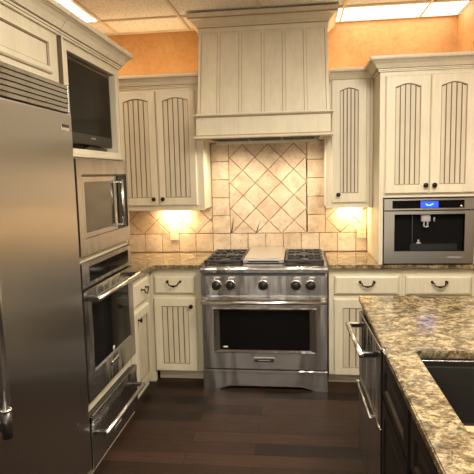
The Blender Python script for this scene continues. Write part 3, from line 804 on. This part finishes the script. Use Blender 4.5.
b = MB(); b.box(.10, .30, .045, .06, .060, .072, CHROME, .002); b.build('toe_strip', dw)
# sink
sk = thing('undermount_sink', 'dark rectangular sink set below the island granite', 'sink', (1.053, -2.7685, .884))
sw, sd, dp = .375, .310, .24
b = MB()
O = [(-sw-.02, -sd-.02), (sw+.02, -sd-.02), (sw+.02, sd+.02), (-sw-.02, sd+.02)]; I2 = [(-sw, -sd), (sw, -sd), (sw, sd), (-sw, sd)]
I3 = [(-sw+.015, -sd+.015), (sw-.015, -sd+.015), (sw-.015, sd-.015), (-sw+.015, sd-.015)]
for A, za, B_, zb_ in ((O, 0, I2, 0), (I2, 0, I2, -.03), (I2, -.03, I3, -.03), (I3, -.03, I3, -dp)):
    for i in range(4):
        j = (i+1) % 4; b.face([(A[i][0], A[i][1], za), (A[j][0], A[j][1], za), (B_[j][0], B_[j][1], zb_), (B_[i][0], B_[i][1], zb_)], SINKM)
b.face([(x, y, -dp) for x, y in I3], SINKM)
b.build('basin', sk)
b = MB(); b.box(-sw, sw, sd-.006, sd, -.012, -.006, CHROME, .001); b.build('rim_highlight', sk)  # highlight along the far sink rim, modelled as a bright strip
b = MB(); b.lathe([(0, .045), (.004, .045), (.0045, .02), (.001, 0)], (0, 0, -dp), (0, 0, 1), CHROME, 20); b.build('drain', sk)
b = MB(); b.box(-.362, .362, -.055, .055, 0, .018, WOOD, .004)
cb = b.build('wooden_board'); cb.location = (1.053, -3.010, .8545); tag(cb, 'pale wooden board lying across the near end of the sink', 'board')

# ------------------------------------------------------------------ things of the room behind the viewer (seen only as reflections)
def window(n, x0, x1, y, z0, z1, axis):
    pane = plain('daylight_pane', (.8, .8, .8), .3, emit=(1, .93, .82), es=5.0)
    m = MB()
    if axis == 'y': m.box(x0, x1, y, y+.02, z0, z1, pane); ex = [(x0-.06, x0, y, y+.04, z0-.06, z1+.06), (x1, x1+.06, y, y+.04, z0-.06, z1+.06), (x0, x1, y, y+.04, z1, z1+.06), (x0, x1, y, y+.04, z0-.06, z0), ((x0+x1)/2-.02, (x0+x1)/2+.02, y, y+.03, z0, z1)]
    else: m.box(y-.02, y, x0, x1, z0, z1, pane); ex = [(y-.04, y, x0-.06, x0, z0-.06, z1+.06), (y-.04, y, x1, x1+.06, z0-.06, z1+.06), (y-.04, y, x0, x1, z1, z1+.06), (y-.04, y, x0, x1, z0-.06, z0)]
    for e in ex: m.box(*e, LABEL)
    return struct(m.build('window_%d' % n))
window(1, -.9, .1, YB, .9, 2.1, 'y')
window(2, 1.0, 1.9, YB, .9, 2.1, 'y')

# ------------------------------------------------------------------ lights
def area(name, loc, size, e, col, rot=(0, 0, 0), sy=None):
    l = bpy.data.lights.new(name, 'AREA'); l.energy = e; l.color = col; l.size = size
    if sy: l.shape = 'RECTANGLE'; l.size_y = sy
    o = bpy.data.objects.new(name, l); COL.objects.link(o); o.location = loc; o.rotation_euler = rot; return o
# warm strips lying on top of the wall cabinets, washing the orange wall
area('cabinet_top_strip', (-.95, -.20, 2.32), .9, 2.2, (1, .70, .36), (PI, 0, 0), .05)
area('cabinet_top_strip', (.60, -.16, 2.32), .25, .7, (1, .70, .36), (PI, 0, 0), .05)
area('cabinet_top_strip', (1.15, -.25, 2.32), .6, .8, (1, .66, .34), (PI, 0, 0), .05)
area('ceiling_fixture_lamp', (.92, -2.51, 2.74), .55, 60, (1, .93, .80), (0, 0, 0), 1.1)
area('ceiling_fixture_lamp', (-.9, -4.6, 2.74), .55, 12, (1, .93, .80), (0, 0, 0), 1.1)
area('ceiling_fixture_lamp', (1.5, -4.0, 2.74), .55, 12, (1, .93, .80), (0, 0, 0), 1.1)
W_ = bpy.data.worlds.new('world'); S.world = W_; W_.use_nodes = True
W_.node_tree.nodes['Background'].inputs[0].default_value = (.9, .8, .65, 1); W_.node_tree.nodes['Background'].inputs[1].default_value = .2

# ------------------------------------------------------------------ camera
f, yaw, pitch, roll = 520.7, .1216, .1198, .0232
fw = Vector((-math.sin(yaw)*math.cos(pitch), math.cos(yaw)*math.cos(pitch), -math.sin(pitch)))
r = Vector((math.cos(yaw), math.sin(yaw), 0)); d = fw.cross(r)
r2 = r*math.cos(roll)+d*math.sin(roll); d2 = -r*math.sin(roll)+d*math.cos(roll)
cam = bpy.data.cameras.new('camera'); co = bpy.data.objects.new('camera', cam); COL.objects.link(co)
cam.sensor_fit = 'HORIZONTAL'; cam.sensor_width = 36; cam.lens = f/474*36; cam.clip_start = .02
M4 = Matrix((r2, -d2, -fw)).transposed().to_4x4(); M4.translation = Vector((.2661, -4.3858, 1.5758)); co.matrix_world = M4
S.camera = co
S.view_settings.view_transform = 'Standard'; S.view_settings.look = 'None'; S.view_settings.gamma = 1; S.view_settings.use_curve_mapping = False
S.view_settings.exposure = 0.25
